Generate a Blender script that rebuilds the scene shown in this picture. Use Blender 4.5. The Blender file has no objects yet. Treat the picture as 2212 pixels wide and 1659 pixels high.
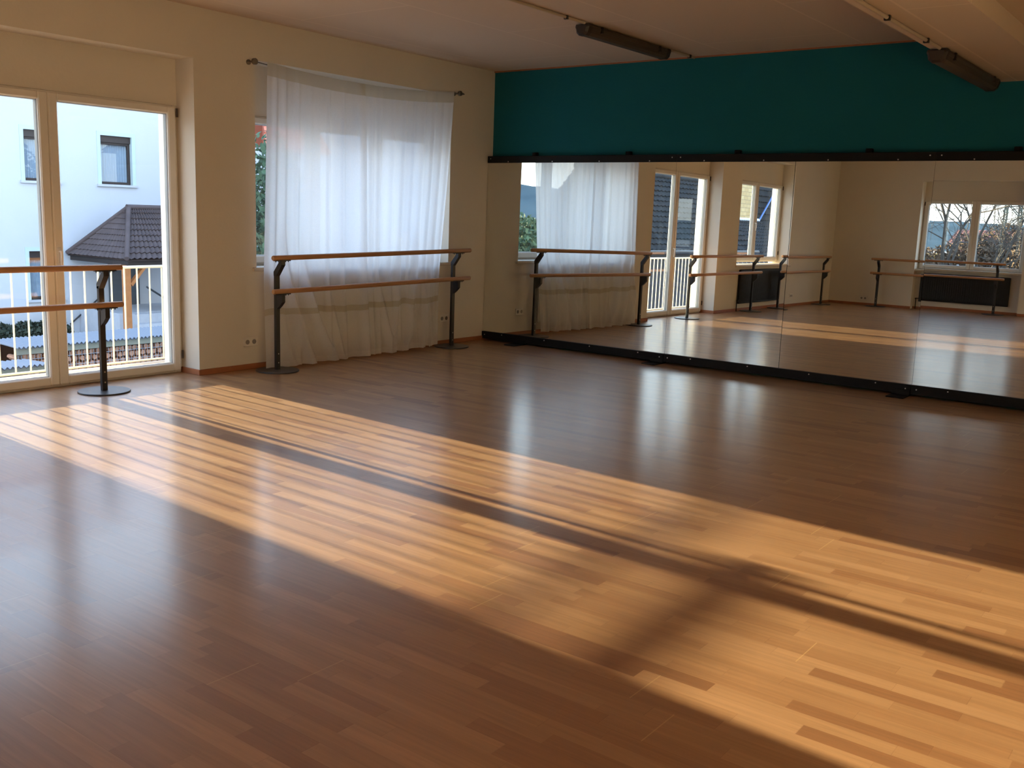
import bpy, math, random
from mathutils import Vector, Matrix

S = bpy.context.scene
C = bpy.context.scene.collection
PI = math.pi
random.seed(7)

# ------------------------------------------------------------------ camera
F_PX, YAW, PIT, ROL = 2115.67, 0.92479, 0.172034, 0.034036
CAM = Vector((-8.911, -7.101, 1.450))
fw = Vector((math.sin(YAW) * math.cos(PIT), math.cos(YAW) * math.cos(PIT), -math.sin(PIT)))
rt = Vector((math.cos(YAW), -math.sin(YAW), 0.0))
up = rt.cross(fw)
r2 = rt * math.cos(ROL) + up * math.sin(ROL)
u2 = up * math.cos(ROL) - rt * math.sin(ROL)
cd = bpy.data.cameras.new('camera')
cd.sensor_fit = 'HORIZONTAL'
cd.sensor_width = 36.0
cd.lens = F_PX / 2212.0 * 36.0
cd.clip_start = 0.05
cd.clip_end = 3000.0
cam = bpy.data.objects.new('camera', cd)
C.objects.link(cam)
M = Matrix((r2, u2, -fw)).transposed().to_4x4()
M.translation = CAM
cam.matrix_world = M
S.camera = cam

# ------------------------------------------------------------------ sky, sun, exposure
SUN_DIR = Vector((0.05, 1.0, 0.126)).normalized()
SUN_STRENGTH = 27.0
SKY_STRENGTH = 1.0
w = bpy.data.worlds.new('world')
S.world = w
w.use_nodes = True
nt = w.node_tree
nt.nodes.clear()
geo = nt.nodes.new('ShaderNodeTexCoord')
sep = nt.nodes.new('ShaderNodeSeparateXYZ')
nt.links.new(geo.outputs['Generated'], sep.inputs[0])
ramp = nt.nodes.new('ShaderNodeValToRGB')
ramp.color_ramp.elements[0].position = 0.0
ramp.color_ramp.elements[0].color = (1.0, 1.02, 1.02, 1)
ramp.color_ramp.elements[1].position = 0.75
ramp.color_ramp.elements[1].color = (0.36, 0.55, 0.92, 1)
e = ramp.color_ramp.elements.new(0.18)
e.color = (0.74, 0.88, 1.05, 1)
nt.links.new(sep.outputs['Z'], ramp.inputs[0])
bg = nt.nodes.new('ShaderNodeBackground')
bg.inputs['Strength'].default_value = SKY_STRENGTH * 3.4
nt.links.new(ramp.outputs[0], bg.inputs['Color'])
wo = nt.nodes.new('ShaderNodeOutputWorld')
nt.links.new(bg.outputs[0], wo.inputs[0])

sl = bpy.data.lights.new('sun', 'SUN')
sl.energy = SUN_STRENGTH
sl.color = (1.0, 0.82, 0.52)
sl.angle = 0.0095
sun = bpy.data.objects.new('sun', sl)
C.objects.link(sun)
sun.rotation_euler = SUN_DIR.to_track_quat('Z', 'Y').to_euler()
sun.location = (0, 30, 12)

S.view_settings.view_transform = 'Standard'
S.view_settings.look = 'None'
S.view_settings.gamma = 1.0
S.view_settings.use_curve_mapping = False
S.view_settings.exposure = 0.42
S.cycles.max_bounces = 14
S.cycles.diffuse_bounces = 7
S.cycles.glossy_bounces = 6
S.cycles.transmission_bounces = 10
S.cycles.transparent_max_bounces = 20

# ------------------------------------------------------------------ materials
def new_mat(name):
    m = bpy.data.materials.new(name)
    m.use_nodes = True
    m.node_tree.nodes.clear()
    return m, m.node_tree

def N(t, typ, **kw):
    n = t.nodes.new(typ)
    for k, v in kw.items():
        setattr(n, k, v)
    return n

def math_node(t, op, a, b=None):
    n = N(t, 'ShaderNodeMath', operation=op)
    for i, v in enumerate((a, b)):
        if v is None:
            continue
        if isinstance(v, (int, float)):
            n.inputs[i].default_value = v
        else:
            t.links.new(v, n.inputs[i])
    return n.outputs[0]

def out(t, sh):
    o = N(t, 'ShaderNodeOutputMaterial')
    t.links.new(sh, o.inputs['Surface'])
    return o

def plain(name, col, rough=0.5, metal=0.0, var=0.08, scale=12.0, bump=0.0, spec=0.5):
    m, t = new_mat(name)
    p = N(t, 'ShaderNodeBsdfPrincipled')
    tc = N(t, 'ShaderNodeTexCoord')
    no = N(t, 'ShaderNodeTexNoise')
    no.inputs['Scale'].default_value = scale
    no.inputs['Detail'].default_value = 4
    t.links.new(tc.outputs['Object'], no.inputs['Vector'])
    mx = N(t, 'ShaderNodeMixRGB', blend_type='MIX')
    c = Vector(col)
    mx.inputs[1].default_value = (*[max(0, v * (1 - var)) for v in c], 1)
    mx.inputs[2].default_value = (*[min(1, v * (1 + var)) for v in c], 1)
    t.links.new(no.outputs['Fac'], mx.inputs[0])
    t.links.new(mx.outputs[0], p.inputs['Base Color'])
    p.inputs['Roughness'].default_value = rough
    p.inputs['Metallic'].default_value = metal
    p.inputs['Specular IOR Level'].default_value = spec
    if bump > 0:
        b = N(t, 'ShaderNodeBump')
        b.inputs['Strength'].default_value = bump
        b.inputs['Distance'].default_value = 0.004
        n2 = N(t, 'ShaderNodeTexNoise')
        n2.inputs['Scale'].default_value = scale * 12
        t.links.new(tc.outputs['Object'], n2.inputs['Vector'])
        t.links.new(n2.outputs['Fac'], b.inputs['Height'])
        t.links.new(b.outputs[0], p.inputs['Normal'])
    out(t, p.outputs[0])
    return m

MT = {}
MT['wall'] = plain('wall_paint', (0.715, 0.66, 0.57), 0.9, var=0.03, scale=3, bump=0.25, spec=0.2)
MT['teal'] = plain('teal_paint', (0.010, 0.125, 0.155), 0.85, var=0.05, scale=3, bump=0.3, spec=0.2)
MT['white_pvc'] = plain('white_window_frame', (0.76, 0.72, 0.65), 0.4, var=0.02)
MT['white_out'] = plain('white_outer_jamb', (0.88, 0.88, 0.86), 0.6, var=0.02)
MT['sill'] = plain('pale_sill_stone', (0.62, 0.56, 0.46), 0.4, var=0.1, scale=20)
MT['base'] = plain('reddish_skirting_wood', (0.36, 0.13, 0.055), 0.45, var=0.2, scale=8)
MT['black'] = plain('black_lacquered_frame', (0.006, 0.006, 0.0065), 0.6, var=0.2, spec=0.25)
MT['post'] = plain('dark_powder_coated_steel', (0.022, 0.020, 0.021), 0.45, var=0.15)
MT['disc'] = plain('grey_steel_base', (0.055, 0.052, 0.055), 0.38, var=0.15)
MT['screw'] = plain('bright_screw', (0.6, 0.58, 0.55), 0.3, metal=1.0)
MT['blackrad'] = plain('black_radiator_enamel', (0.004, 0.004, 0.0045), 0.6, var=0.2)
MT['whiterad'] = plain('white_radiator_enamel', (0.78, 0.75, 0.68), 0.4, var=0.03)
MT['plastic'] = plain('white_socket_plastic', (0.74, 0.70, 0.62), 0.4, var=0.03)
MT['hole'] = plain('dark_socket_well', (0.22, 0.20, 0.18), 0.6)
MT['lamp_body'] = plain('grey_brown_lamp_housing', (0.075, 0.055, 0.042), 0.5, var=0.1)
MT['lamp_cap'] = plain('dark_lamp_end_cap', (0.04, 0.03, 0.025), 0.5, var=0.1)
MT['lamp_clip'] = plain('dark_lamp_clip', (0.02, 0.016, 0.014), 0.5)
MT['conduit'] = plain('pale_conduit', (0.50, 0.41, 0.31), 0.6, var=0.03)
MT['knob'] = plain('brushed_knob', (0.22, 0.20, 0.17), 0.4, metal=0.6)
MT['wire'] = plain('curtain_wire', (0.10, 0.09, 0.08), 0.5)
MT['handle'] = plain('white_handle', (0.75, 0.72, 0.66), 0.35)
MT['hinge'] = plain('dark_hinge', (0.06, 0.04, 0.03), 0.5)
MT['gasket'] = plain('grey_gasket', (0.30, 0.31, 0.31), 0.6)
MT['rail'] = plain('cream_railing_paint', (0.62, 0.60, 0.50), 0.5, var=0.04)
MT['deck'] = plain('deck_boards', (0.50, 0.34, 0.20), 0.6, var=0.3, scale=6)
MT['render'] = plain('white_house_render', (0.54, 0.555, 0.585), 0.95, var=0.03, scale=2, bump=0.4, spec=0.1)
MT['blue_trim'] = plain('pale_blue_window_surround', (0.50, 0.60, 0.62), 0.9, var=0.02)
MT['dark_wood'] = plain('dark_brown_window_frame', (0.035, 0.022, 0.018), 0.5)
MT['shutter'] = plain('shutter_box_grey', (0.12, 0.12, 0.13), 0.6)
MT['lace'] = plain('house_net_curtain', (0.30, 0.36, 0.46), 0.9, var=0.1)
MT['orange_wood'] = plain('orange_stained_post', (0.45, 0.17, 0.05), 0.6, var=0.2)
MT['dark_door'] = plain('dark_porch_door', (0.07, 0.085, 0.10), 0.4)
MT['concrete'] = plain('pale_concrete', (0.50, 0.51, 0.54), 0.9, var=0.1, bump=0.3)
MT['handrail'] = plain('black_handrail', (0.02, 0.02, 0.022), 0.5)
MT['corr'] = plain('pale_corrugated_sheet', (0.19, 0.205, 0.235), 0.6, var=0.06)
MT['fascia'] = plain('grey_green_fascia', (0.17, 0.18, 0.145), 0.7, var=0.1)
MT['log'] = plain('split_log_ends', (0.46, 0.24, 0.15), 0.9, var=0.5, scale=9)
MT['mesh'] = plain('grey_wire_mesh', (0.25, 0.27, 0.30), 0.6)
MT['hedge'] = plain('dark_hedge_leaves', (0.030, 0.042, 0.025), 0.8, var=0.6, scale=9)
MT['leaf'] = plain('evergreen_leaves', (0.05, 0.10, 0.05), 0.8, var=0.6, scale=6)
MT['redleaf'] = plain('red_shrub_leaves', (0.25, 0.05, 0.06), 0.8, var=0.5, scale=6)
MT['brownleaf'] = plain('brown_winter_foliage', (0.10, 0.065, 0.040), 0.9, var=0.5, scale=4)
MT['bark'] = plain('grey_brown_bark', (0.045, 0.036, 0.028), 0.9, var=0.4, scale=10)
MT['ground'] = plain('winter_ground', (0.42, 0.42, 0.41), 0.95, var=0.4, scale=0.3)
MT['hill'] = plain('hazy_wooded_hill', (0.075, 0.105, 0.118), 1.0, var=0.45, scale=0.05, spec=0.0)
MT['mast'] = plain('pale_steel_mast', (0.16, 0.17, 0.13), 0.6)
MT['yellow'] = plain('yellow_wall_paint', (0.25, 0.17, 0.04), 0.8, var=0.1)
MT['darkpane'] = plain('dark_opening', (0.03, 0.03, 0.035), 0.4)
MT['redbrick'] = plain('red_house_wall', (0.12, 0.05, 0.04), 0.9, var=0.2)
MT['redroof'] = plain('orange_red_tiles', (0.55, 0.17, 0.10), 0.9, var=0.25, scale=5)
MT['tile_dark'] = plain('dark_weathered_tiles', (0.040, 0.042, 0.044), 0.9, var=0.7, scale=3.5, spec=0.15)
MT['tile_brown'] = plain('brown_porch_tiles', (0.100, 0.075, 0.072), 0.8, var=0.35, scale=4, spec=0.2)
MT['snow'] = plain('snow_on_ridge', (0.8, 0.84, 0.9), 0.9)

# ceiling: paint with faint panel seams
def ceiling_mat():
    m, t = new_mat('ceiling_paint')
    p = N(t, 'ShaderNodeBsdfPrincipled')
    p.inputs['Roughness'].default_value = 0.9
    p.inputs['Specular IOR Level'].default_value = 0.15
    tc = N(t, 'ShaderNodeTexCoord')
    br = N(t, 'ShaderNodeTexBrick')
    br.inputs['Color1'].default_value = (0.66, 0.53, 0.41, 1)
    br.inputs['Color2'].default_value = (0.64, 0.515, 0.40, 1)
    br.inputs['Mortar'].default_value = (0.73, 0.595, 0.465, 1)
    br.inputs['Scale'].default_value = 1.0
    br.inputs['Mortar Size'].default_value = 0.010
    br.inputs['Mortar Smooth'].default_value = 0.5
    br.inputs['Brick Width'].default_value = 2.5
    br.inputs['Row Height'].default_value = 1.25
    mp = N(t, 'ShaderNodeMapping')
    mp.inputs['Location'].default_value = (0.6, 0.35, 0)
    t.links.new(tc.outputs['Object'], mp.inputs[0])
    t.links.new(mp.outputs[0], br.inputs['Vector'])
    t.links.new(br.outputs['Color'], p.inputs['Base Color'])
    out(t, p.outputs[0])
    return m
MT['ceiling'] = ceiling_mat()

# three-strip beech parquet, boards running towards the window wall
def parquet_mat():
    m, t = new_mat('beech_strip_parquet')
    p = N(t, 'ShaderNodeBsdfPrincipled')
    tc = N(t, 'ShaderNodeTexCoord')
    sp = N(t, 'ShaderNodeSeparateXYZ')
    t.links.new(tc.outputs['Object'], sp.inputs[0])
    X, Y = sp.outputs['X'], sp.outputs['Y']
    SW = 0.0655
    sx = math_node(t, 'DIVIDE', math_node(t, 'ADD', X, 20.0), SW)
    si = math_node(t, 'FLOOR', sx)
    def wn(*ins):
        n = N(t, 'ShaderNodeTexWhiteNoise', noise_dimensions='2D')
        cb = N(t, 'ShaderNodeCombineXYZ')
        for k, v in enumerate(ins):
            if isinstance(v, (int, float)):
                cb.inputs[k].default_value = v
            else:
                t.links.new(v, cb.inputs[k])
        t.links.new(cb.outputs[0], n.inputs['Vector'])
        return n.outputs['Value']
    off = math_node(t, 'MULTIPLY', wn(si, 3.3), 5.0)
    # strip length differs from row to row
    ln = math_node(t, 'ADD', math_node(t, 'MULTIPLY', wn(si, 9.1), 0.28), 0.40)
    sy = math_node(t, 'DIVIDE', math_node(t, 'ADD', math_node(t, 'ADD', Y, off), 30.0), ln)
    pj = math_node(t, 'FLOOR', sy)
    rnd = wn(si, pj)
    rp = N(t, 'ShaderNodeValToRGB')
    cr = rp.color_ramp
    cr.elements[0].position = 0.0
    cr.elements[0].color = (0.27, 0.12, 0.05, 1)
    cr.elements[1].position = 1.0
    cr.elements[1].color = (0.46, 0.255, 0.125, 1)
    for pos, col in ((0.10, (0.325, 0.155, 0.066, 1)), (0.3, (0.37, 0.19, 0.085, 1)), (0.75, (0.41, 0.222, 0.102, 1))):
        el = cr.elements.new(pos)
        el.color = col
    t.links.new(rnd, rp.inputs[0])
    # grain
    mp = N(t, 'ShaderNodeMapping')
    mp.inputs['Scale'].default_value = (60, 2.5, 1)
    ad = N(t, 'ShaderNodeVectorMath', operation='ADD')
    cb = N(t, 'ShaderNodeCombineXYZ')
    t.links.new(math_node(t, 'MULTIPLY', rnd, 37.0), cb.inputs[0])
    t.links.new(math_node(t, 'MULTIPLY', rnd, 11.0), cb.inputs[1])
    t.links.new(tc.outputs['Object'], ad.inputs[0])
    t.links.new(cb.outputs[0], ad.inputs[1])
    t.links.new(ad.outputs[0], mp.inputs[0])
    gn = N(t, 'ShaderNodeTexNoise')
    gn.inputs['Scale'].default_value = 1.0
    gn.inputs['Detail'].default_value = 5
    gn.inputs['Distortion'].default_value = 0.6
    t.links.new(mp.outputs[0], gn.inputs['Vector'])
    g = N(t, 'ShaderNodeMapRange')
    g.inputs[1].default_value = 0.3
    g.inputs[2].default_value = 0.7
    g.inputs[3].default_value = 0.88
    g.inputs[4].default_value = 1.10
    t.links.new(gn.outputs['Fac'], g.inputs[0])
    mul = N(t, 'ShaderNodeMixRGB', blend_type='MULTIPLY')
    mul.inputs[0].default_value = 1.0
    t.links.new(rp.outputs[0], mul.inputs[1])
    t.links.new(g.outputs[0], mul.inputs[2])
    # thin joints between strips and at their ends
    fx = math_node(t, 'FRACT', sx)
    fy = math_node(t, 'FRACT', sy)
    bx = math_node(t, 'FRACT', math_node(t, 'DIVIDE', si, 3.0))
    edge = math_node(t, 'MULTIPLY', math_node(t, 'LESS_THAN', fx, 0.02), math_node(t, 'LESS_THAN', bx, 0.2))
    edge2 = math_node(t, 'LESS_THAN', fy, 0.004)
    eg = math_node(t, 'MAXIMUM', math_node(t, 'MULTIPLY', edge, 0.30), math_node(t, 'MULTIPLY', edge2, 0.25))
    # board ends every 2.2 m: bevel glint painted as a pale line across three strips
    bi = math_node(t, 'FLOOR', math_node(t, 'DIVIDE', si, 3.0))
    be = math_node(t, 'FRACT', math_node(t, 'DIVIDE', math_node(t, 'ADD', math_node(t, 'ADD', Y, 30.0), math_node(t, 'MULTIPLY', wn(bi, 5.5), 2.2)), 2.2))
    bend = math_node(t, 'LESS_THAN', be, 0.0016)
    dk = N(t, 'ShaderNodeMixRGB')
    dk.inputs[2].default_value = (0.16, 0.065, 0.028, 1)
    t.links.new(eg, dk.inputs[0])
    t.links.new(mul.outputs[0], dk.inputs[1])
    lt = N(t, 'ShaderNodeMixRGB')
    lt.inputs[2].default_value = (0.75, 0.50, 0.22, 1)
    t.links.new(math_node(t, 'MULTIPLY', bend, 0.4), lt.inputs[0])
    t.links.new(dk.outputs[0], lt.inputs[1])
    t.links.new(lt.outputs[0], p.inputs['Base Color'])
    ro = N(t, 'ShaderNodeMapRange')
    ro.inputs[3].default_value = 0.44
    ro.inputs[4].default_value = 0.50
    t.links.new(rnd, ro.inputs[0])
    t.links.new(ro.outputs[0], p.inputs['Roughness'])
    p.inputs['Specular IOR Level'].default_value = 0.6
    p.inputs['Coat Weight'].default_value = 0.85
    p.inputs['Coat Roughness'].default_value = 0.20
    b = N(t, 'ShaderNodeBump')
    b.inputs['Strength'].default_value = 0.05
    b.inputs['Distance'].default_value = 0.001
    t.links.new(gn.outputs['Fac'], b.inputs['Height'])
    t.links.new(b.outputs[0], p.inputs['Normal'])
    out(t, p.outputs[0])
    return m
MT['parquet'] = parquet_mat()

def wood_mat(name, c1, c2, axis):
    m, t = new_mat(name)
    p = N(t, 'ShaderNodeBsdfPrincipled')
    tc = N(t, 'ShaderNodeTexCoord')
    mp = N(t, 'ShaderNodeMapping')
    mp.inputs['Scale'].default_value = tuple(1.5 if i == axis else 40 for i in range(3))
    t.links.new(tc.outputs['Object'], mp.inputs[0])
    no = N(t, 'ShaderNodeTexNoise')
    no.inputs['Scale'].default_value = 1.0
    t.links.new(mp.outputs[0], no.inputs['Vector'])
    mx = N(t, 'ShaderNodeMixRGB')
    mx.inputs[1].default_value = (*c1, 1)
    mx.inputs[2].default_value = (*c2, 1)
    t.links.new(no.outputs['Fac'], mx.inputs[0])
    t.links.new(mx.outputs[0], p.inputs['Base Color'])
    p.inputs['Roughness'].default_value = 0.42
    out(t, p.outputs[0])
    return m
MT['beech'] = wood_mat('beech_barre_rail', (0.42, 0.20, 0.085), (0.55, 0.30, 0.14), 0)

def glass_mat():
    m, t = new_mat('window_glass')
    tr = N(t, 'ShaderNodeBsdfTransparent')
    tr.inputs[0].default_value = (0.96, 0.98, 0.97, 1)
    gl = N(t, 'ShaderNodeBsdfGlossy')
    gl.inputs['Roughness'].default_value = 0.0
    fr = N(t, 'ShaderNodeLayerWeight')
    fr.inputs['Blend'].default_value = 0.5
    mx = N(t, 'ShaderNodeMixShader')
    f5 = math_node(t, 'POWER', fr.outputs['Facing'], 4.0)
    t.links.new(math_node(t, 'ADD', math_node(t, 'MULTIPLY', f5, 0.28), 0.034), mx.inputs[0])
    t.links.new(tr.outputs[0], mx.inputs[1])
    t.links.new(gl.outputs[0], mx.inputs[2])
    out(t, mx.outputs[0])
    return m
MT['glass'] = glass_mat()

def mirror_mat():
    m, t = new_mat('silvered_mirror')
    p = N(t, 'ShaderNodeBsdfPrincipled')
    p.inputs['Base Color'].default_value = (0.80, 0.81, 0.77, 1)
    p.inputs['Metallic'].default_value = 1.0
    p.inputs['Roughness'].default_value = 0.0
    out(t, p.outputs[0])
    return m
MT['mirror'] = mirror_mat()

# sheer voile: header tape, a denser stitched band low down and a plain hem, placed along the cloth
def curtain_mat():
    m, t = new_mat('sheer_white_voile')
    uv = N(t, 'ShaderNodeUVMap')
    sp = N(t, 'ShaderNodeSeparateXYZ')
    t.links.new(uv.outputs[0], sp.inputs[0])
    U, V = sp.outputs['X'], sp.outputs['Y']
    head = math_node(t, 'GREATER_THAN', V, 0.958)
    wob = N(t, 'ShaderNodeTexNoise', noise_dimensions='1D')
    wob.inputs['Scale'].default_value = 3.0
    t.links.new(U, wob.inputs['W'])
    vb = math_node(t, 'ADD', V, math_node(t, 'MULTIPLY', math_node(t, 'SUBTRACT', wob.outputs['Fac'], 0.5), -0.035))
    band = math_node(t, 'MULTIPLY', math_node(t, 'GREATER_THAN', vb, 0.175), math_node(t, 'LESS_THAN', vb, 0.197))
    hem = math_node(t, 'LESS_THAN', V, 0.02)
    dense = math_node(t, 'MAXIMUM', math_node(t, 'MAXIMUM', head, band), math_node(t, 'MULTIPLY', hem, 0.6))
    wv = N(t, 'ShaderNodeTexNoise')
    wv.inputs['Scale'].default_value = 120
    tc = N(t, 'ShaderNodeTexCoord')
    t.links.new(tc.outputs['Object'], wv.inputs['Vector'])
    colm = N(t, 'ShaderNodeMixRGB')
    colm.inputs[1].default_value = (0.96, 0.965, 0.97, 1)
    colm.inputs[2].default_value = (0.74, 0.71, 0.62, 1)
    t.links.new(math_node(t, 'MAXIMUM', head, band), colm.inputs[0])
    df = N(t, 'ShaderNodeBsdfDiffuse')
    tl = N(t, 'ShaderNodeBsdfTranslucent')
    tp = N(t, 'ShaderNodeBsdfTransparent')
    t.links.new(colm.outputs[0], df.inputs[0])
    t.links.new(colm.outputs[0], tl.inputs[0])
    m1 = N(t, 'ShaderNodeMixShader')
    m1.inputs[0].default_value = 0.68
    t.links.new(df.outputs[0], m1.inputs[1])
    t.links.new(tl.outputs[0], m1.inputs[2])
    m2 = N(t, 'ShaderNodeMixShader')
    fac = math_node(t, 'SUBTRACT', 0.11, math_node(t, 'MULTIPLY', dense, 0.08))
    fac = math_node(t, 'ADD', fac, math_node(t, 'MULTIPLY', math_node(t, 'SUBTRACT', wv.outputs['Fac'], 0.5), 0.1))
    t.links.new(fac, m2.inputs[0])
    t.links.new(m1.outputs[0], m2.inputs[1])
    t.links.new(tp.outputs[0], m2.inputs[2])
    out(t, m2.outputs[0])
    return m
MT['curtain'] = curtain_mat()

def brick_mat():
    m, t = new_mat('yellow_clinker_brick')
    p = N(t, 'ShaderNodeBsdfPrincipled')
    p.inputs['Roughness'].default_value = 0.9
    tc = N(t, 'ShaderNodeTexCoord')
    sp = N(t, 'ShaderNodeSeparateXYZ')
    cb = N(t, 'ShaderNodeCombineXYZ')
    t.links.new(tc.outputs['Object'], sp.inputs[0])
    t.links.new(sp.outputs['X'], cb.inputs[0])
    t.links.new(sp.outputs['Z'], cb.inputs[1])
    br = N(t, 'ShaderNodeTexBrick')
    br.inputs['Color1'].default_value = (0.62, 0.43, 0.20, 1)
    br.inputs['Color2'].default_value = (0.75, 0.55, 0.28, 1)
    br.inputs['Mortar'].default_value = (0.40, 0.30, 0.17, 1)
    br.inputs['Scale'].default_value = 1.0
    br.inputs['Brick Width'].default_value = 0.42
    br.inputs['Row Height'].default_value = 0.2
    br.inputs['Mortar Size'].default_value = 0.014
    t.links.new(cb.outputs[0], br.inputs['Vector'])
    t.links.new(br.outputs['Color'], p.inputs['Base Color'])
    out(t, p.outputs[0])
    return m
MT['brick'] = brick_mat()

# ------------------------------------------------------------------ mesh helpers
class MB:
    def __init__(self):
        self.v, self.f = [], []
    def quadbox(self, P):
        b = len(self.v)
        self.v += [tuple(q) for q in P]
        self.f += [tuple(b + i for i in q) for q in ((0, 3, 2, 1), (4, 5, 6, 7), (0, 1, 5, 4), (1, 2, 6, 5), (2, 3, 7, 6), (3, 0, 4, 7))]
        return self
    def box(self, x0, x1, y0, y1, z0, z1):
        x0, x1 = min(x0, x1), max(x0, x1)
        y0, y1 = min(y0, y1), max(y0, y1)
        z0, z1 = min(z0, z1), max(z0, z1)
        return self.quadbox([(x0, y0, z0), (x1, y0, z0), (x1, y1, z0), (x0, y1, z0), (x0, y0, z1), (x1, y0, z1), (x1, y1, z1), (x0, y1, z1)])
    def cbox(self, x0, x1, y0, y1, z0, z1, c=0.004):
        # box with all edges chamfered by c
        x0, x1 = min(x0, x1), max(x0, x1)
        y0, y1 = min(y0, y1), max(y0, y1)
        z0, z1 = min(z0, z1), max(z0, z1)
        c = min(c, (x1 - x0) * .45, (y1 - y0) * .45, (z1 - z0) * .45)
        b = len(self.v)
        ix = {}
        for sx in (0, 1):
            for sy in (0, 1):
                for sz in (0, 1):
                    X, Y, Z = (x0, x1)[sx], (y0, y1)[sy], (z0, z1)[sz]
                    dx, dy, dz = (c, -c)[sx], (c, -c)[sy], (c, -c)[sz]
                    ix[sx, sy, sz, 0] = len(self.v); self.v.append((X, Y + dy, Z + dz))
                    ix[sx, sy, sz, 1] = len(self.v); self.v.append((X + dx, Y, Z + dz))
                    ix[sx, sy, sz, 2] = len(self.v); self.v.append((X + dx, Y + dy, Z))
        def face(keys, flip):
            q = [ix[k] for k in keys]
            self.f.append(tuple(q[::-1] if flip else q))
        for s in (0, 1):
            face([(s, 0, 0, 0), (s, 1, 0, 0), (s, 1, 1, 0), (s, 0, 1, 0)], s == 0)
            face([(0, s, 0, 1), (1, s, 0, 1), (1, s, 1, 1), (0, s, 1, 1)], s == 1)
            face([(0, 0, s, 2), (1, 0, s, 2), (1, 1, s, 2), (0, 1, s, 2)], s == 0)
        for a in (0, 1):
            for d in (0, 1):
                face([(a, d, 0, 0), (a, d, 1, 0), (a, d, 1, 1), (a, d, 0, 1)], (a + d) % 2 == 1)
                face([(a, 0, d, 0), (a, 0, d, 2), (a, 1, d, 2), (a, 1, d, 0)], (a + d) % 2 == 1)
                face([(0, a, d, 1), (1, a, d, 1), (1, a, d, 2), (0, a, d, 2)], (a + d) % 2 == 1)
        for sx in (0, 1):
            for sy in (0, 1):
                for sz in (0, 1):
                    face([(sx, sy, sz, 0), (sx, sy, sz, 1), (sx, sy, sz, 2)], (sx + sy + sz) % 2 == 0)
        return self
    def tube(self, pts, r, n=10, cap=True):
        pts = [Vector(p) for p in pts]
        rr = r if isinstance(r, (list, tuple)) else [r] * len(pts)
        rings = []
        prev = None
        for i, p in enumerate(pts):
            d = (pts[min(i + 1, len(pts) - 1)] - pts[max(i - 1, 0)])
            if d.length < 1e-9:
                d = Vector((0, 0, 1))
            d.normalize()
            if prev is None:
                a = Vector((0, 0, 1)) if abs(d.z) < 0.9 else Vector((1, 0, 0))
                u = d.cross(a).normalized()
            else:
                u = (prev - d * prev.dot(d)).normalized()
            prev = u
            vv = d.cross(u)
            b = len(self.v)
            for k in range(n):
                a = 2 * PI * k / n
                self.v.append(tuple(p + u * (math.cos(a) * rr[i]) + vv * (math.sin(a) * rr[i])))
            rings.append(b)
        for a, b in zip(rings, rings[1:]):
            for k in range(n):
                self.f.append((a + k, a + (k + 1) % n, b + (k + 1) % n, b + k))
        if cap:
            self.f.append(tuple(rings[0] + k for k in range(n))[::-1])
            self.f.append(tuple(rings[-1] + k for k in range(n)))
        return self
    def lathe(self, prof, c=(0, 0, 0), n=40):
        # prof: list of (r, z), axis z
        rings = []
        for r, z in prof:
            b = len(self.v)
            for k in range(n):
                a = 2 * PI * k / n
                self.v.append((c[0] + r * math.cos(a), c[1] + r * math.sin(a), c[2] + z))
            rings.append(b)
        for a, b in zip(rings, rings[1:]):
            for k in range(n):
                self.f.append((a + k, a + (k + 1) % n, b + (k + 1) % n, b + k))
        self.f.append(tuple(rings[0] + k for k in range(n))[::-1])
        self.f.append(tuple(rings[-1] + k for k in range(n)))
        return self
    def prism(self, poly, x0, x1):
        # poly in (y, z), counter-clockwise seen from +x; extruded along x
        n = len(poly)
        b = len(self.v)
        self.v += [(x0, y, z) for y, z in poly] + [(x1, y, z) for y, z in poly]
        self.f.append(tuple(b + i for i in range(n))[::-1])
        self.f.append(tuple(b + n + i for i in range(n)))
        for i in range(n):
            j = (i + 1) % n
            self.f.append((b + i, b + j, b + n + j, b + n + i))
        return self
    def grid(self, fn, nu, nv):
        b = len(self.v)
        for j in range(nv + 1):
            for i in range(nu + 1):
                self.v.append(tuple(fn(i / nu, j / nv)))
        for j in range(nv):
            for i in range(nu):
                a = b + j * (nu + 1) + i
                self.f.append((a, a + 1, a + nu + 2, a + nu + 1))
        return self
    def build(self, name, mat, parent=None, smooth=False, loc=(0, 0, 0)):
        me = bpy.data.meshes.new(name)
        me.from_pydata([tuple(x) for x in self.v], [], self.f)
        me.materials.append(mat)
        if smooth:
            me.polygons.foreach_set('use_smooth', [True] * len(me.polygons))
            me.set_sharp_from_angle(angle=math.radians(40))
        me.update()
        o = bpy.data.objects.new(name, me)
        C.objects.link(o)
        o.location = loc
        if parent is not None:
            o.parent = parent
        return o

def tag(o, label, cat, group=None, kind=None):
    o['label'] = label
    o['category'] = cat
    if group:
        o['group'] = group
    if kind:
        o['kind'] = kind
    return o

def thing(name, label, cat, loc=(0, 0, 0), rz=0.0, group=None, kind=None):
    o = bpy.data.objects.new(name, None)
    o.empty_display_size = 0.1
    C.objects.link(o)
    o.location = loc
    o.rotation_euler = (0, 0, rz)
    return tag(o, label, cat, group, kind)

def struct(name, mb, mat, label, cat):
    return tag(mb.build(name, mat), label, cat, kind='structure')

def copy_tree(o, parent=None):
    c = o.copy()
    C.objects.link(c)
    if parent is not None:
        c.parent = parent
        c.matrix_parent_inverse = o.matrix_parent_inverse
    for ch in [q for q in bpy.data.objects if q.parent == o]:
        copy_tree(ch, c)
    return c

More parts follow.
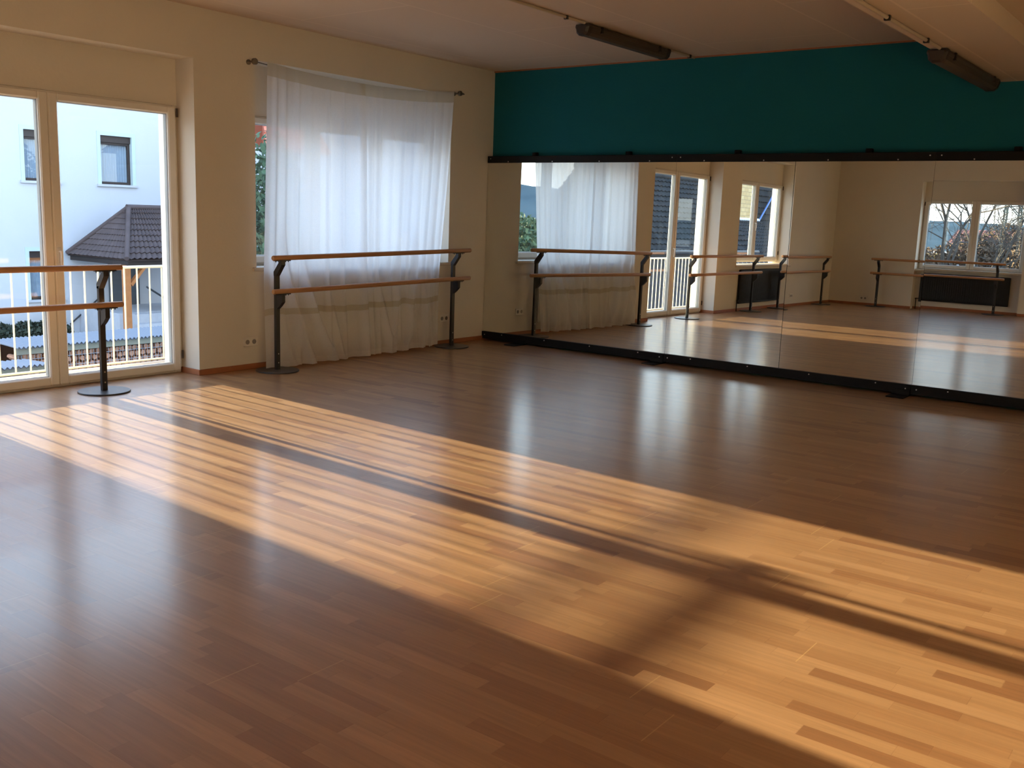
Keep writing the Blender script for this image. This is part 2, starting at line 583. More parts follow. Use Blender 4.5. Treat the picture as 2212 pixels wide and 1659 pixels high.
# ------------------------------------------------------------------ the room
H = 3.008           # main ceiling
HB = 2.632          # underside of the beam
HR = 2.745          # lower bay to the right of the beam
XB = -11.55         # back wall
YN = -9.6           # near wall, behind the camera
REC = 0.245         # window planes, recessed in the window wall
YO = 0.40           # outer face of the window wall
LT = 2.61           # lintel of the reveals
FT = 2.24           # top of the window frames

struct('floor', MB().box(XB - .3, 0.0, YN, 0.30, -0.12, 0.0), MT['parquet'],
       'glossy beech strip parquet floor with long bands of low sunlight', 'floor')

wl = MB()
A0, A1 = -3.32, -0.73       # curtained window
D0, D1 = -6.15, -3.93       # french door
B0, B1 = -9.20, -6.90       # second window
SA, SB = 0.905, 0.79
wl.box(XB - .3, B0, 0, YO, -.12, H + .2)
wl.box(B1, D0, 0, YO, -.12, H + .2)
wl.box(D1, A0, 0, YO, -.12, H + .2)
wl.box(A1, 0.3, 0, YO, -.12, H + .2)
wl.box(B0, B1, 0, YO, -.12, SB - .035)
wl.box(A0, A1, 0, YO, -.12, SA - .035)
wl.box(B0, B1, 0, YO, LT, H + .2)
wl.box(D0, D1, 0, YO, LT, H + .2)
wl.box(A0, A1, 0, YO, 2.675, H + .2)
wl.box(B0, B1, REC, YO, FT, LT)
wl.box(D0, D1, REC, YO, FT, LT)
wl.box(A0, A1, REC, YO, FT, 2.675)
struct('wall_left', wl, MT['wall'], 'long cream painted window wall with a french door and two windows', 'wall')

struct('wall_right', MB().box(0, .3, YN - .3, 0, -.12, H + .2), MT['teal'],
       'dark teal painted wall above the long mirror', 'wall')

wb = MB()
N0, N1 = -3.57, -1.65       # niche of the back window
wb.box(XB - .4, XB, N1, 0, -.12, H + .2)
wb.box(XB - .4, XB, YN - .3, N0, -.12, H + .2)
wb.box(XB - .4, XB, N0, N1, 2.48, H + .2)
wb.box(XB - .4, XB - REC, N0, N1, 2.12, 2.48)
wb.box(XB - .4, XB - .16, N0, N1, -.12, .775)
struct('wall_back', wb, MT['wall'], 'cream painted back wall with a radiator niche, seen in the mirror', 'wall')

struct('wall_near', MB().box(XB - .4, .3, YN - .3, YN, -.12, H + .2), MT['wall'],
       'plain cream painted wall opposite the window wall', 'wall')

struct('ceiling', MB().box(XB, 0, -5.14, 0, H, H + .2), MT['ceiling'],
       'dull beige painted ceiling with faint panel seams', 'ceiling')
struct('ceiling_beam', MB().box(XB, 0, -5.69, -5.14, HB, H + .2).box(XB, 0, YN, -5.69, HR, H + .2), MT['ceiling'],
       'wide dropped beam and lower ceiling bay at the upper right', 'ceiling beam')

# fine cover strip where the ceiling meets the teal wall
struct('trim_1', MB().box(-.014, 0, -5.14, -.0, H - .014, H), MT['base'], 'thin brown cover strip between ceiling and teal wall', 'trim')

bl = MB()
BH = 0.048
for x0, x1 in ((XB, D0), (D1, -.0)):
    bl.cbox(x0, x1, -.016, 0, 0, BH, .003)
bl.cbox(D1 - .016, D1, -.016, REC, 0, BH, .003)
bl.cbox(D0, D0 + .016, -.016, REC, 0, BH, .003)
struct('baseboard_left', bl, MT['base'], 'low reddish wooden skirting along the window wall', 'baseboard')
bb = MB()
bb.cbox(XB, XB + .016, N1, -.016, 0, BH, .003)
bb.cbox(XB, XB + .016, YN, N0, 0, BH, .003)
bb.cbox(XB - .16, XB - .144, N0, N1, 0, BH, .003)
struct('baseboard_back', bb, MT['base'], 'low reddish wooden skirting along the back wall, seen in the mirror', 'baseboard')

# ------------------------------------------------------------------ windows and french door
def frame_bars(mb, x0, x1, z0, z1, y0, y1, wd, wb_=None, wt=None, c=.006):
    wb_ = wd if wb_ is None else wb_
    wt = wd if wt is None else wt
    mb.cbox(x0, x0 + wd, y0, y1, z0, z1, c)
    mb.cbox(x1 - wd, x1, y0, y1, z0, z1, c)
    mb.cbox(x0 + wd - .002, x1 - wd + .002, y0 + .0007, y1, z0, z0 + wb_, c)
    mb.cbox(x0 + wd - .002, x1 - wd + .002, y0 + .0007, y1, z1 - wt, z1, c)

def make_window(name, label, cat, W, z0, z1, loc, rz, nleaf=2, door=False, out_d=.15):
    """local x along the wall, local -y into the room, z absolute; origin mid width on the frame plane"""
    root = thing(name, label, cat, loc, rz, kind='structure')
    x0, x1 = -W / 2, W / 2
    fr = MB()
    frame_bars(fr, x0, x1, z0, z1, 0.0, .075, .045, .03, .045)
    fr.build('window_frame', MT['white_pvc'], root)
    # outer shutter guides and outer jamb lining
    for s, xa, xb in ((0, x0 + .001, x0 + .075), (1, x1 - .075, x1 - .001)):
        MB().cbox(xa, xb, .076, out_d - .004, z0 + .03, z1 - .001, .004).build('shutter_guide', MT['white_out'], root)
    lw = (W - .05) / nleaf
    for k in range(nleaf):
        a = x0 + .025 + k * lw + .001
        b = a + lw - .002
        sash = MB()
        frame_bars(sash, a, b, z0 + .018, z1 - .012, -.028, .05, .074, .072, .062, .010)
        so = sash.build('door_leaf' if door else 'casement', MT['white_pvc'], root)
        g = MB()
        frame_bars(g, a + .07, b - .07, z0 + .086, z1 - .07, -.004, .04, .008, c=.001)
        g.build('glazing_bead', MT['gasket'], so)
        MB().box(a + .07, b - .07, .012, .016, z0 + .08, z1 - .065).build('pane', MT['glass'], so)
        if k == nleaf // 2 or (nleaf == 2 and door):
            zc = 1.02 if door else (z0 + z1) / 2 - .05
            xs = a + .034 if k == nleaf // 2 else b - .034
            if k == nleaf // 2:
                h = MB()
                h.cbox(xs - .014, xs + .014, -.036, -.028, zc - .06, zc + .06, .004)
                h.tube([(xs, -.03, zc + .03), (xs, -.07, zc + .03)], .009, 10)
                h.tube([(xs, -.066, zc + .035), (xs, -.068, zc - .02), (xs, -.062, zc - .10)], [.011, .010, .008], 10)
                h.build('handle', MT['handle'], so, smooth=True)
    for xs in (x0 + .02, x1 - .02):
        for zz in (z1 - .06, z0 + .16):
            MB().tube([(xs, -.034, zz - .035), (xs, -.034, zz + .035)], .009, 8).build('hinge', MT['hinge'], root, smooth=True)
    return root

make_window('door_1', 'white double french door with tall glass leaves leading onto the balcony', 'french door',
            D1 - D0, 0.0, FT, ((D0 + D1) / 2, REC, 0), 0, 2, True, YO - REC)
wA = make_window('window_1', 'white framed window behind the sheer curtains near the mirror corner', 'window',
                 A1 - A0, SA, FT, ((A0 + A1) / 2, REC, 0), 0, 3, False, YO - REC)
wB = make_window('window_2', 'white two leaf window beyond the french door, visible only in the mirror', 'window',
                 B1 - B0, SB + .03, FT, ((B0 + B1) / 2, REC, 0), 0, 2, False, YO - REC)
wC = make_window('window_3', 'white two leaf window in the back wall, mirrored at the far right', 'window',
                 N1 - N0, .775, 2.12, (XB - REC, (N0 + N1) / 2, 0), PI / 2, 2, False, .15)

def sill(root_name, x0, x1, y0, y1, z, label, rot=False):
    mb = MB().cbox(x0, x1, y0, y1, z - .035, z, .006)
    return tag(mb.build(root_name, MT['sill']), label, 'window sill', kind='structure')
sill('window_sill_1', A0 - .05, A1 + .05, -.035, 0.0, SA, 'thin pale sill edge under the curtained window').data
sA = MB().box(A0, A1, 0.0, REC + .07, SA - .035, SA)
sA.build('sill_board', MT['sill'], bpy.data.objects['window_sill_1'])
sill('window_sill_2', B0 - .05, B1 + .05, -.035, 0.0, SB, 'thin pale sill edge under the window beyond the door')
MB().box(B0, B1, 0.0, REC + .07, SB - .035, SB).build('sill_board', MT['sill'], bpy.data.objects['window_sill_2'])
sC = MB().cbox(XB - REC - .02, XB - .03, N0, N1, .755, .79, .005)
tag(sC.build('window_sill_3', MT['sill']), 'pale sill above the long black radiator in the back niche', 'window sill', kind='structure')
# masonry threshold outside the door
struct('trim_2', MB().box(D0, D1, .32, YO, -.12, .02), MT['concrete'], 'pale masonry threshold outside the french door', 'threshold')

# ------------------------------------------------------------------ wall mirror: three framed units side by side
def mirror_unit(y0, y1, label, brs, feet, seam=True):
    """unit from y0 down to y1 (y1 < y0)"""
    root = thing('wall_mirror', label, 'mirror', (0, (y0 + y1) / 2, 0), 0, 'black framed mirror units along the teal wall')
    yc = (y0 + y1) / 2
    L = y0 - y1
    a, b = -L / 2 + .001, L / 2 - .001
    ZT, ZB = 2.005, 0.100
    tr = MB().cbox(-.098, -.020, a, b, ZT, ZT + .074, .003)
    tr = tr.build('top_rail', MT['black'], root)
    br = MB().cbox(-.118, -.040, a, b, .018, ZB, .003).build('bottom_rail', MT['black'], root)
    mid = 0.0
    for k, (p, q) in enumerate(((mid + .002, b), (a, mid - .002)) if seam else ((a, b),)):
        m = MB()
        xb, xt = -.098, -.106 + (.002 if k else 0)
        m.quadbox([(xb, p, ZB - .01), (xb + .005, p, ZB - .01), (xb + .005, q, ZB - .01), (xb, q, ZB - .01),
                   (xt + .018, p, ZT + .01), (xt + .023, p, ZT + .01), (xt + .023, q, ZT + .01), (xt + .018, q, ZT + .01)])
        m.build('mirror_panel', MT['mirror'], root)
    MB().quadbox([(-.090, a, ZB), (-.05, a, ZB), (-.05, b, ZB), (-.090, b, ZB), (-.058, a, ZT), (-.02, a, ZT), (-.02, b, ZT), (-.058, b, ZT)]).build('back_board', MT['black'], root)
    n = 4
    for j in range(n):
        yy = a + L * (j + .5) / n
        MB().tube([(-.1015, yy, ZT + .012), (-.096, yy, ZT + .012)], .006, 8).build('screw', MT['screw'], tr, smooth=True)
        MB().tube([(-.1215, yy, ZB - .018), (-.116, yy, ZB - .018)], .006, 8).build('screw', MT['screw'], br, smooth=True)
    for yy in (a + .045, b - .045):
        MB().tube([(-.1015, yy, ZT + .045), (-.096, yy, ZT + .045)], .006, 8).build('screw', MT['screw'], tr, smooth=True)
        MB().tube([(-.1215, yy, ZB - .035), (-.116, yy, ZB - .035)], .006, 8).build('screw', MT['screw'], br, smooth=True)
    for yy in brs:
        y = yy - yc
        k = MB().cbox(-.05, -.001, y - .028, y + .028, ZT + .074, ZT + .112, .004)
        k.cbox(-.056, -.046, y - .018, y + .018, ZT + .06, ZT + .105, .003)
        k.build('wall_bracket', MT['black'], root)
    for yy in feet:
        y = yy - yc
        k = MB().cbox(-.30, -.05, y - .075, y + .075, 0.0, .010, .003)
        k.cbox(-.125, -.117, y - .075, y + .075, 0.0, .055, .002)
        k.build('foot_plate', MT['black'], root)
    return root
mirror_unit(-.004, -2.385, 'black framed mirror unit next to the window wall, reflecting the sheer curtains', (-.616, -1.80), (-.55, -2.31), False)
mirror_unit(-2.385, -4.812, 'middle black framed mirror unit, reflecting the french door and second window', (-3.0, -4.236), (-4.73,))
mirror_unit(-4.812, -7.24, 'black framed mirror unit reflecting the back window and long radiator', (-5.42, -6.65), (-7.15,))

# ------------------------------------------------------------------ ballet barres
def barre(label, L, zu, zl, ins, loc, rz, dy0=0.0):
    """bars run from local x=0 to L; bars at local y=0, posts at y=+0.072, room side is -y.
    zu, zl: (left, right) heights; ins: post insets"""
    root = thing('ballet_barre', label, 'ballet barre', loc, rz, 'portable ballet barres along the walls')
    R = .0225
    for zz in (zu, zl):
        pts = [(0, 0, zz[0]), (.006, 0, zz[0])] + [(L * t, 0, zz[0] + (zz[1] - zz[0]) * t) for t in (.25, .5, .75)] + [(L - .006, 0, zz[1]), (L, 0, zz[1])]
        rr = [R * .8, R, R, R, R, R, R * .8]
        MB().tube(pts, rr, 20).build('barre_rail', MT['beech'], root, smooth=True)
    for side, x in ((0, ins[0]), (1, L - ins[1])):
        t = x / L
        hu = zu[0] + (zu[1] - zu[0]) * t
        hl = zl[0] + (zl[1] - zl[0]) * t
        py = .072
        post = MB().cbox(x - .022, x + .022, py - .016, py + .016, .011, hu - .14, .003)
        po = post.build('post', MT['post'], root)
        b1 = MB().prism([(py + .016, hu - .16), (py + .016, hu - .125), (py - .06, hu - .03), (py - .088, hu - .022), (py - .088, hu - .062), (py - .016, hu - .16)][::-1], x - .022, x + .022)
        b1.box(x - .085, x + .085, -.014, .014, hu - .028, hu - .019)
        b1.build('upper_bracket', MT['post'], po)
        b2 = MB().prism([(py - .012, hl - .165), (py - .012, hl - .03), (py - .088, hl - .022), (py - .088, hl - .095), (py - .055, hl - .13)][::-1], x - .018, x + .018)
        b2.box(x - .085, x + .085, -.014, .014, hl - .028, hl - .019)
        b2.build('lower_bracket', MT['post'], po)
        for h in (hu, hl):
            for dx in (-.07, -.04, .04, .07):
                MB().tube([(x + dx, 0, h - .038), (x + dx, 0, h - .020)], .0042, 6).build('screw', MT['post'], po)
        for zz in (.075, .155):
            MB().tube([(x, py - .019, zz), (x, py - .014, zz)], .006, 8).build('bolt', MT['screw'], po)
        MB().lathe([(.186, 0), (.19, .003), (.19, .009), (.187, .012), (.03, .013)], (x, py, 0), 56).build('base_disc', MT['disc'], root, smooth=True)
    return root

barre('light wooden ballet barre standing in front of the sheer white curtains', 2.74, (1.003, 1.043), (.712, .745), (.105, .20),
      (-3.395, -.315, 0), math.atan2(.065, 2.74))
barre('wooden ballet barre standing before the french door, backlit red brown', 2.68, (.952, .952), (.672, .672), (.19, .135),
      (-7.445, -.235, 0), 0)
barre('wooden ballet barre by the far window wall corner, mirrored beside the black radiator', 2.50, (.945, .945), (.668, .668), (.16, .13),
      (-10.80, -.24, 0), 0)
barre('wooden ballet barre before the back window and long black radiator, seen mirrored', 2.45, (.945, .945), (.668, .668), (.14, .14),
      (XB + .27, -.89 - 2.45, 0), PI / 2)

# ------------------------------------------------------------------ curtains
def lerp(a, b, t):
    return a + (b - a) * t
def smooth(t):
    t = max(0, min(1, t))
    return t * t * (3 - 2 * t)

def curtain(name, label, xt0, xt1, xb0, xb1, folds, seed, hem_fn, swoops):
    rnd = random.Random(seed)
    nu, nv = 300, 90
    ph = [rnd.uniform(0, 6.28) for _ in range(8)]
    uvs = []
    def wire_z(x):
        t = (x - A0) / (A1 - A0)
        return lerp(2.648, 2.688, t) - .068 * (1 - (2 * t - 1) ** 2)
    def fn(u, v):
        xt = lerp(xt0, xt1, u)
        xb = lerp(xb0, xb1, u)
        x = lerp(xb, xt, smooth(v) * .5 + v * .5)
        zt = wire_z(xt) + .016
        zb = hem_fn(u)
        z = lerp(zb, zt, v)
        # soft pleats: narrow ridges at the given places, deeper towards the middle
        y = -.104
        for (fu, wd, am) in folds:
            d = (u - fu) / wd
            y -= am * math.exp(-d * d) * (0.55 + .45 * (1 - v)) 
        y += .004 * math.sin(u * 31 + ph[0] + 1.3 * math.sin(v * 3 + ph[1])) * (.4 + .6 * (1 - v))
        y += .0012 * math.sin(u * 95 + ph[2]) * (.7 + .3 * v)
        # lower part hangs out into the room and drags sideways in long curved folds
        low = smooth((.42 - v) / .42)
        y -= .05 * low * low
        for (su, lean, wd, am, top) in swoops:
            c = su + lean * (max(0, top - v) / top) ** 2 if v < top else su
            d = (u - c) / wd
            k = smooth((top - v) / top * 1.6)
            y -= am * math.exp(-d * d) * k
        if v > .94:
            y = lerp(y, min(-.100, y * .3 - .076), smooth((v - .94) / .03))
        y = max(-.23, min(-.080, y))
        return (x, y, z)
    root = thing(name, label, 'curtain', (0, 0, 0), 0, 'pair of sheer curtains on the wire')
    for pn, va, vb, n in (('hem', 0.0, .02, 3), ('voile', .02, .958, 88), ('header_tape', .958, 1.0, 5)):
        o = MB().grid(lambda u, v: fn(u, lerp(va, vb, v)), nu, n).build(pn, MT['curtain'], root, smooth=True)
        me = o.data
        uvl = me.uv_layers.new(name='UVMap')
        for lp in me.loops:
            i = lp.vertex_index
            uvl.data[lp.index].uv = ((i % (nu + 1)) / nu, lerp(va, vb, (i // (nu + 1)) / n))
    return root
lf = [(.075, .02, .03), (.16, .028, .035), (.29, .022, .03), (.40, .05, .02), (.60, .018, .035), (.76, .02, .022), (.98, .035, .055)]
curtain('sheer_curtain', 'sheer white curtain panel nearer the french door, hem dragging on the floor', -3.265, -2.105, -3.345, -2.085, lf, 3,
        lambda u: .016 + .006 * math.sin(u * 17) ** 2,
        [(.16, .24, .035, .10, .50), (.33, .30, .035, .09, .46), (.05, .18, .05, .07, .30), (.62, .10, .03, .05, .3)])
rf = [(.11, .022, .03), (.19, .02, .03), (.34, .025, .03), (.455, .018, .028), (.56, .018, .03), (.67, .02, .028), (.78, .018, .03), (.88, .02, .028), (.97, .02, .02)]
curtain('sheer_curtain', 'sheer white curtain panel nearer the mirrors, hem just clear of the floor', -2.165, -.815, -2.140, -1.05, rf, 11,
        lambda u: .016 + .022 * u + .006 * math.sin(u * 21) ** 2,
        [(.20, .14, .03, .07, .34), (.44, -.14, .03, .08, .42), (.66, -.16, .035, .08, .50), (.86, -.13, .04, .06, .45)])

cw = thing('curtain_wire', 'thin sagging wire carrying the sheer curtains between two wall knobs', 'curtain wire', (0, 0, 0))
wp = []
for k in range(25):
    t = k / 24
    wp.append((lerp(-3.385, -.70, t), -.090, lerp(2.648, 2.690, t) - .068 * (1 - (2 * t - 1) ** 2)))
MB().tube(wp, .0045, 8).build('wire', MT['wire'], cw, smooth=True)
for x, z in ((-3.385, 2.648), (-.70, 2.690)):
    kb = MB().tube([(x, -.001, z), (x, -.012, z), (x, -.020, z), (x, -.078, z), (x, -.079, z), (x, -.100, z), (x, -.104, z)], [.022, .022, .008, .008, .027, .027, .020], 20)
    kb.build('wall_knob', MT['knob'], cw, smooth=True)
MB().tube([(-.675, -.090, 2.690), (-.655, -.090, 2.690), (-.625, -.090, 2.690)], [.010, .012, .003], 12).build('tip', MT['knob'], cw, smooth=True)

# ------------------------------------------------------------------ radiators
def radiator(label, W, Ht, mat, loc, rz, ribs, pipe_x, pipe_top):
    root = thing('radiator', label, 'radiator', loc, rz)
    p = MB().cbox(-W / 2, W / 2, -.016, .026, 0, Ht, .006)
    n = ribs
    for k in range(n):
        xa = -W / 2 + W * (k + .2) / n
        p.cbox(xa, xa + W / n * .6, -.020, -.014, .03, Ht - .03, .004)
    p.build('panel', mat, root)
    g = MB()
    for k in range(60):
        xa = -W / 2 + .02 + (W - .04) * k / 60
        g.box(xa, xa + (W - .04) / 60 * .55, -.012, .022, Ht - .002, Ht + .006)
    g.build('top_grille', mat, root)
    v = MB().tube([(pipe_x, 0, .06), (pipe_x, 0, -loc[2] + .002)], .008, 10)
    v.tube([(pipe_x - math.copysign(.06, pipe_x), 0, .06), (pipe_x, 0, .06)], .009, 10)
    v.build('supply_pipe', mat, root, smooth=True)
    vv = MB().tube([(pipe_x, 0, .055), (pipe_x, -.012, .055), (pipe_x, -.03, .055)], [.012, .016, .014], 14)
    vv.build('valve', mat, root, smooth=True)
    for s in (-1, 1):
        MB().box(s * W * .38 - .02, s * W * .38 + .02, .025, .038, .08, Ht - .08).build('wall_bracket', mat, root)
    return root
radiator('white panel radiator hidden behind the sheer curtains', 1.75, .56, MT['whiterad'], (-2.03, -.0385, .14), 0, 44, .98, .05)
radiator('black panel radiator under the window beyond the french door, mirrored', 1.75, .58, MT['blackrad'], (-7.88, -.0385, .13), 0, 44, .93, .05)
radiator('long black panel radiator in the niche under the back window, mirrored', 1.62, .54, MT['blackrad'], (XB - .12, -2.57, .15), PI / 2, 40, .86, .05)

# ------------------------------------------------------------------ sockets
def socket(label, loc, rz):
    root = thing('wall_socket', label, 'socket', loc, rz, 'white double wall sockets')
    MB().cbox(-.076, .076, -.012, -.0005, -.04, .04, .004).build('cover_plate', MT['plastic'], root)
    for s in (-.036, .036):
        MB().tube([(s, -.0135, 0), (s, -.0119, 0)], .021, 20).build('socket_well', MT['hole'], root, smooth=True)
        MB().tube([(s, -.016, 0), (s, -.0122, 0)], .027, 20).build('socket_ring', MT['plastic'], root, smooth=True) if False else None
    return root
socket('white double socket between the right curtain and the barre post', (-.79, 0, .29), 0)
socket('white double socket on the wall between french door and curtains', (-3.40, 0, .245), 0)
socket('white double socket low on the far window wall, mirrored beside the radiator', (-9.45, 0, .20), 0)
socket('white double socket low on the back wall, mirrored left of the long radiator', (XB, -.72, .14), PI / 2)

# ------------------------------------------------------------------ strip lights and conduits
def strip_light(label, xa, xb, y, zc):
    """tube luminaire hanging just under a ceiling at height zc, axis along x"""
    root = thing('strip_light', label, 'strip light', ((xa + xb) / 2, y, zc), 0, 'unlit tube strip lights on the ceiling')
    L = (xb - xa) / 2
    prof = [(-.060, -.012), (-.066, -.030), (-.060, -.048), (.060, -.048), (.066, -.030), (.060, -.012)]
    MB().prism(prof, -L + .05, L - .05).build('housing', MT['lamp_body'], root)
    dif = [(-.058, -.048), (-.052, -.075), (-.030, -.094), (.030, -.094), (.052, -.075), (.058, -.048)]
    MB().prism(dif, -L + .06, L - .06).build('diffuser', MT['lamp_body'], root)
    for s in (-1, 1):
        cap = MB()
        rings = []
        for x, k in ((L - .07, 1.06), (L - .02, 1.06), (L, .75)):
            rings.append([(s * x, yy * k, -.05 + (zz + .05) * k) for yy, zz in prof[:3] + dif[1:] + prof[4:]])
        b = 0
        n = len(rings[0])
        for r_ in rings:
            cap.v += r_
        for i in range(2):
            for k in range(n):
                cap.f.append((i * n + k, i * n + (k + 1) % n, (i + 1) * n + (k + 1) % n, (i + 1) * n + k))
        cap.f.append(tuple(range(n)))
        cap.f.append(tuple(range(2 * n, 3 * n)))
        cap.build('end_cap', MT['lamp_cap'], root, smooth=False)
        MB().cbox(s * (L - .22) - .014, s * (L - .22) + .014, -.074, .074, -.060, -.010, .003).build('clip', MT['lamp_clip'], root)
        MB().cbox(s * (L - .35) - .03, s * (L - .35) + .03, -.03, .03, -.014, 0, .003).build('mounting_foot', MT['lamp_clip'], root)
    return root
strip_light('unlit brown tube strip light on the main ceiling near the teal wall', -1.93, -.50, -2.42, H)
strip_light('unlit tube strip light under the dropped ceiling beam', -1.84, -.19, -5.20, HB)

def conduit(label, runs, y, zc, clips):
    root = thing('cable_conduit', label, 'conduit', (0, y, zc))
    for xa, xb in runs:
        MB().tube([(xa, 0, -.013), (xb, 0, -.013)], .0115, 12).build('conduit_pipe', MT['conduit'], root, smooth=True)
    for x in clips:
        MB().cbox(x - .012, x + .012, -.018, .018, -.030, 0, .003).build('clip', MT['lamp_clip'], root)
    return root
conduit('thin pale conduit running to the strip light on the main ceiling', ((-8.0, -1.96), (-.47, -.016)), -2.47, H, (-5.0, -3.6, -2.22, -.12))
conduit('thin pale conduit along the underside of the dropped beam', ((-8.0, -1.87),), -5.225, HB, (-4.2, -3.0, -2.19))

# ------------------------------------------------------------------ balcony
BY = 1.50
dk = MB()
for k in range(10):
    y0 = .42 + k * .118
    dk.cbox(-9.9, -2.6, y0, y0 + .112, -.150, -.122, .003)
bal = thing('balcony', 'wooden balcony deck outside the french door', 'balcony', (0, 0, 0))
dk.build('deck', MT['deck'], bal)
jo = MB()
for x in (-9.7, -8.5, -7.4, -6.2, -5.0, -3.8, -2.8):
    jo.box(x - .04, x + .04, .41, 1.60, -.30, -.151)
jo.build('joists', MT['deck'], bal)
rl = thing('balcony_railing', 'cream painted metal balcony railing with thin upright bars', 'railing', (0, BY, 0))
MB().tube([(-9.8, 0, .825), (-2.7, 0, .825)], .014, 12).build('top_rail', MT['rail'], rl, smooth=True)
MB().tube([(-9.8, 0, -.085), (-2.7, 0, -.085)], .011, 10).build('bottom_rail', MT['rail'], rl, smooth=True)
x = -9.7
while x < -2.7:
    MB().tube([(x, 0, -.085), (x, 0, .825)], .008, 8).build('baluster', MT['rail'], rl, smooth=True)
    x += .1335
for x in (-9.8, -2.7):
    MB().cbox(x - .02, x + .02, -.02, .02, -.122, .84, .003).build('corner_post', MT['rail'], rl)
    MB().tube([(x, 0, .825), (x, .405 - BY, .825)], .014, 10).build('side_rail', MT['rail'], rl, smooth=True)

# ------------------------------------------------------------------ outside: ground and neighbours
GZ = -2.25
def gfn(u, v):
    return (lerp(-900, 900, u), lerp(-900, 900, v), GZ)
struct('ground', MB().grid(gfn, 20, 20), MT['ground'], 'flat winter ground around the houses', 'ground')

def tile_roof(name, parent, mat, A, B, Cc, D, rows, waves, step=.035, amp=.02, per=4):
    """A,B eave (left,right), Cc,D ridge (right,left)"""
    A, B, Cc, D = map(Vector, (A, B, Cc, D))
    nrm = (B - A).cross(D - A).normalized()
    if nrm.z < 0:
        nrm = -nrm
    mb = MB()
    nu = waves * per
    ring = []
    for j in range(rows):
        for e_ in (0, 1):
            v = (j + e_) / rows
            b = len(mb.v)
            for i in range(nu + 1):
                u = i / nu
                p = A.lerp(B, u).lerp(D.lerp(Cc, u), v)
                hgt = amp * math.sin(2 * PI * i / per) + step * (1 - e_)
                mb.v.append(tuple(p + nrm * hgt))
            ring.append(b)
    for a, b in zip(ring, ring[1:]):
        for i in range(nu):
            mb.f.append((a + i, a + i + 1, b + i + 1, b + i))
    # underside
    b = len(mb.v)
    for P in (A, B, Cc, D):
        mb.v.append(tuple(P - nrm * .06))
    mb.f.append((b + 3, b + 2, b + 1, b))
    return mb.build(name, mat, parent)

# --- white neighbour house
nh = thing('neighbour_house', 'white rendered house with small blue trimmed windows across the yard', 'house', (0, 17.5, 0))
HX0, HX1, HD, HT = -2.45, 19.0, 7.6, 5.3
wins = [(3.44, 4.24, 1.86, 3.10, 0), (5.46, 6.36, 1.86, 3.12, 1), (3.44, 4.24, -1.10, .12, 0), (7.6, 8.5, -1.1, .2, 0), (7.6, 8.5, 1.86, 3.12, 1), (1.0, 1.9, 1.86, 3.10, 0), (1.0, 1.9, -1.1, .12, 0)]
hw = MB()
xs = sorted({HX0, HX1} | {q for w_ in wins for q in w_[:2]})
for xa, xb in zip(xs, xs[1:]):
    holes = sorted((w_[2], w_[3]) for w_ in wins if w_[0] <= xa + 1e-6 and w_[1] >= xb - 1e-6)
    z = GZ - .1
    for a, b in holes:
        hw.box(xa, xb, 0, .35, z, a)
        z = b
    hw.box(xa, xb, 0, .35, z, HT)
hw.box(HX0, HX0 + .35, .35, HD, GZ - .1, HT)
hw.box(HX1 - .35, HX1, .35, HD, GZ - .1, HT)
hw.box(HX0, HX1, HD - .35, HD, GZ - .1, HT)
hw.build('wall', MT['render'], nh)
for (a, b, c, d, lit) in wins:
    f = MB()
    frame_bars(f, a, b, c, d - .16, .10, .16, .07)
    f.box(a, b, .06, .17, d - .17, d)
    fo = f.build('window', MT['dark_wood'], nh)
    MB().box(a + .05, b - .05, .12, .125, c + .05, d - .18).build('pane', MT['glass'], fo)
    cu = MB().grid(lambda u, v: (lerp(a + .05, b - .05, u), .17 + .012 * math.sin(u * 70), lerp(c + .05, d - .12, v)), 80, 2)
    cu.build('net_curtain', MT['lace'], fo)
    MB().box(a - .01, b + .01, .19, .21, c, d).build('room_shade_sheet', MT['darkpane'], fo)  # dark sheet stands for the unlit room, shade put into its colour
    t = MB()
    T = .10
    t.box(a - T, a, -.012, .0, c, d + T)
    t.box(b, b + T, -.012, .0, c, d + T)
    t.box(a, b, -.012, .0, d, d + T)
    t.box(b - .001, b + .0005, -.011, .098, c, d)
    t.build('surround', MT['blue_trim'], fo)
    MB().box(a - T - .03, b + T + .03, -.06, .1, c - .06, c).build('outer_sill', MT['concrete'], fo)
tile_roof('roof', nh, MT['redroof'], (HX0 - .4, -.5, HT - .1), (HX1 + .4, -.5, HT - .1), (HX1 + .4, HD / 2, HT + 2.6), (HX0 - .4, HD / 2, HT + 2.6), 14, 30)
tile_roof('roof', nh, MT['redroof'], (HX1 + .4, HD + .5, HT - .1), (HX0 - .4, HD + .5, HT - .1), (HX0 - .4, HD / 2, HT + 2.6), (HX1 + .4, HD / 2, HT + 2.6), 14, 30)
# porch with hipped tiled roof
PX0, PX1, PY, PE, PRZ = 4.40, 7.45, -2.8, .05, 1.27
PM = PY / 2
tile_roof('porch_roof', nh, MT['tile_brown'], (PX0, PY, PE), (PX1, PY, PE), (PX1 - .95, PM, PRZ), (PX0 + .95, PM, PRZ), 9, 20, .03, .025)
tile_roof('porch_roof', nh, MT['tile_brown'], (PX0, -.02, PE), (PX0, PY, PE), (PX0 + .95, PM, PRZ), (PX0 + .94, PM + .02, PRZ), 9, 14, .02, .012)
tile_roof('porch_roof', nh, MT['tile_brown'], (PX1, PY, PE), (PX1, -.02, PE), (PX1 - .94, PM + .02, PRZ), (PX1 - .95, PM, PRZ), 9, 14, .02, .012)
tile_roof('porch_roof', nh, MT['tile_brown'], (PX1, -.02, PE), (PX0, -.02, PE), (PX0 + .95, PM, PRZ), (PX1 - .95, PM, PRZ), 9, 20, .03, .025)
rdg = MB()
rdg.tube([(PX0 + .9, PM, PRZ + .02), (PX1 - .9, PM, PRZ + .02)], .07, 10)
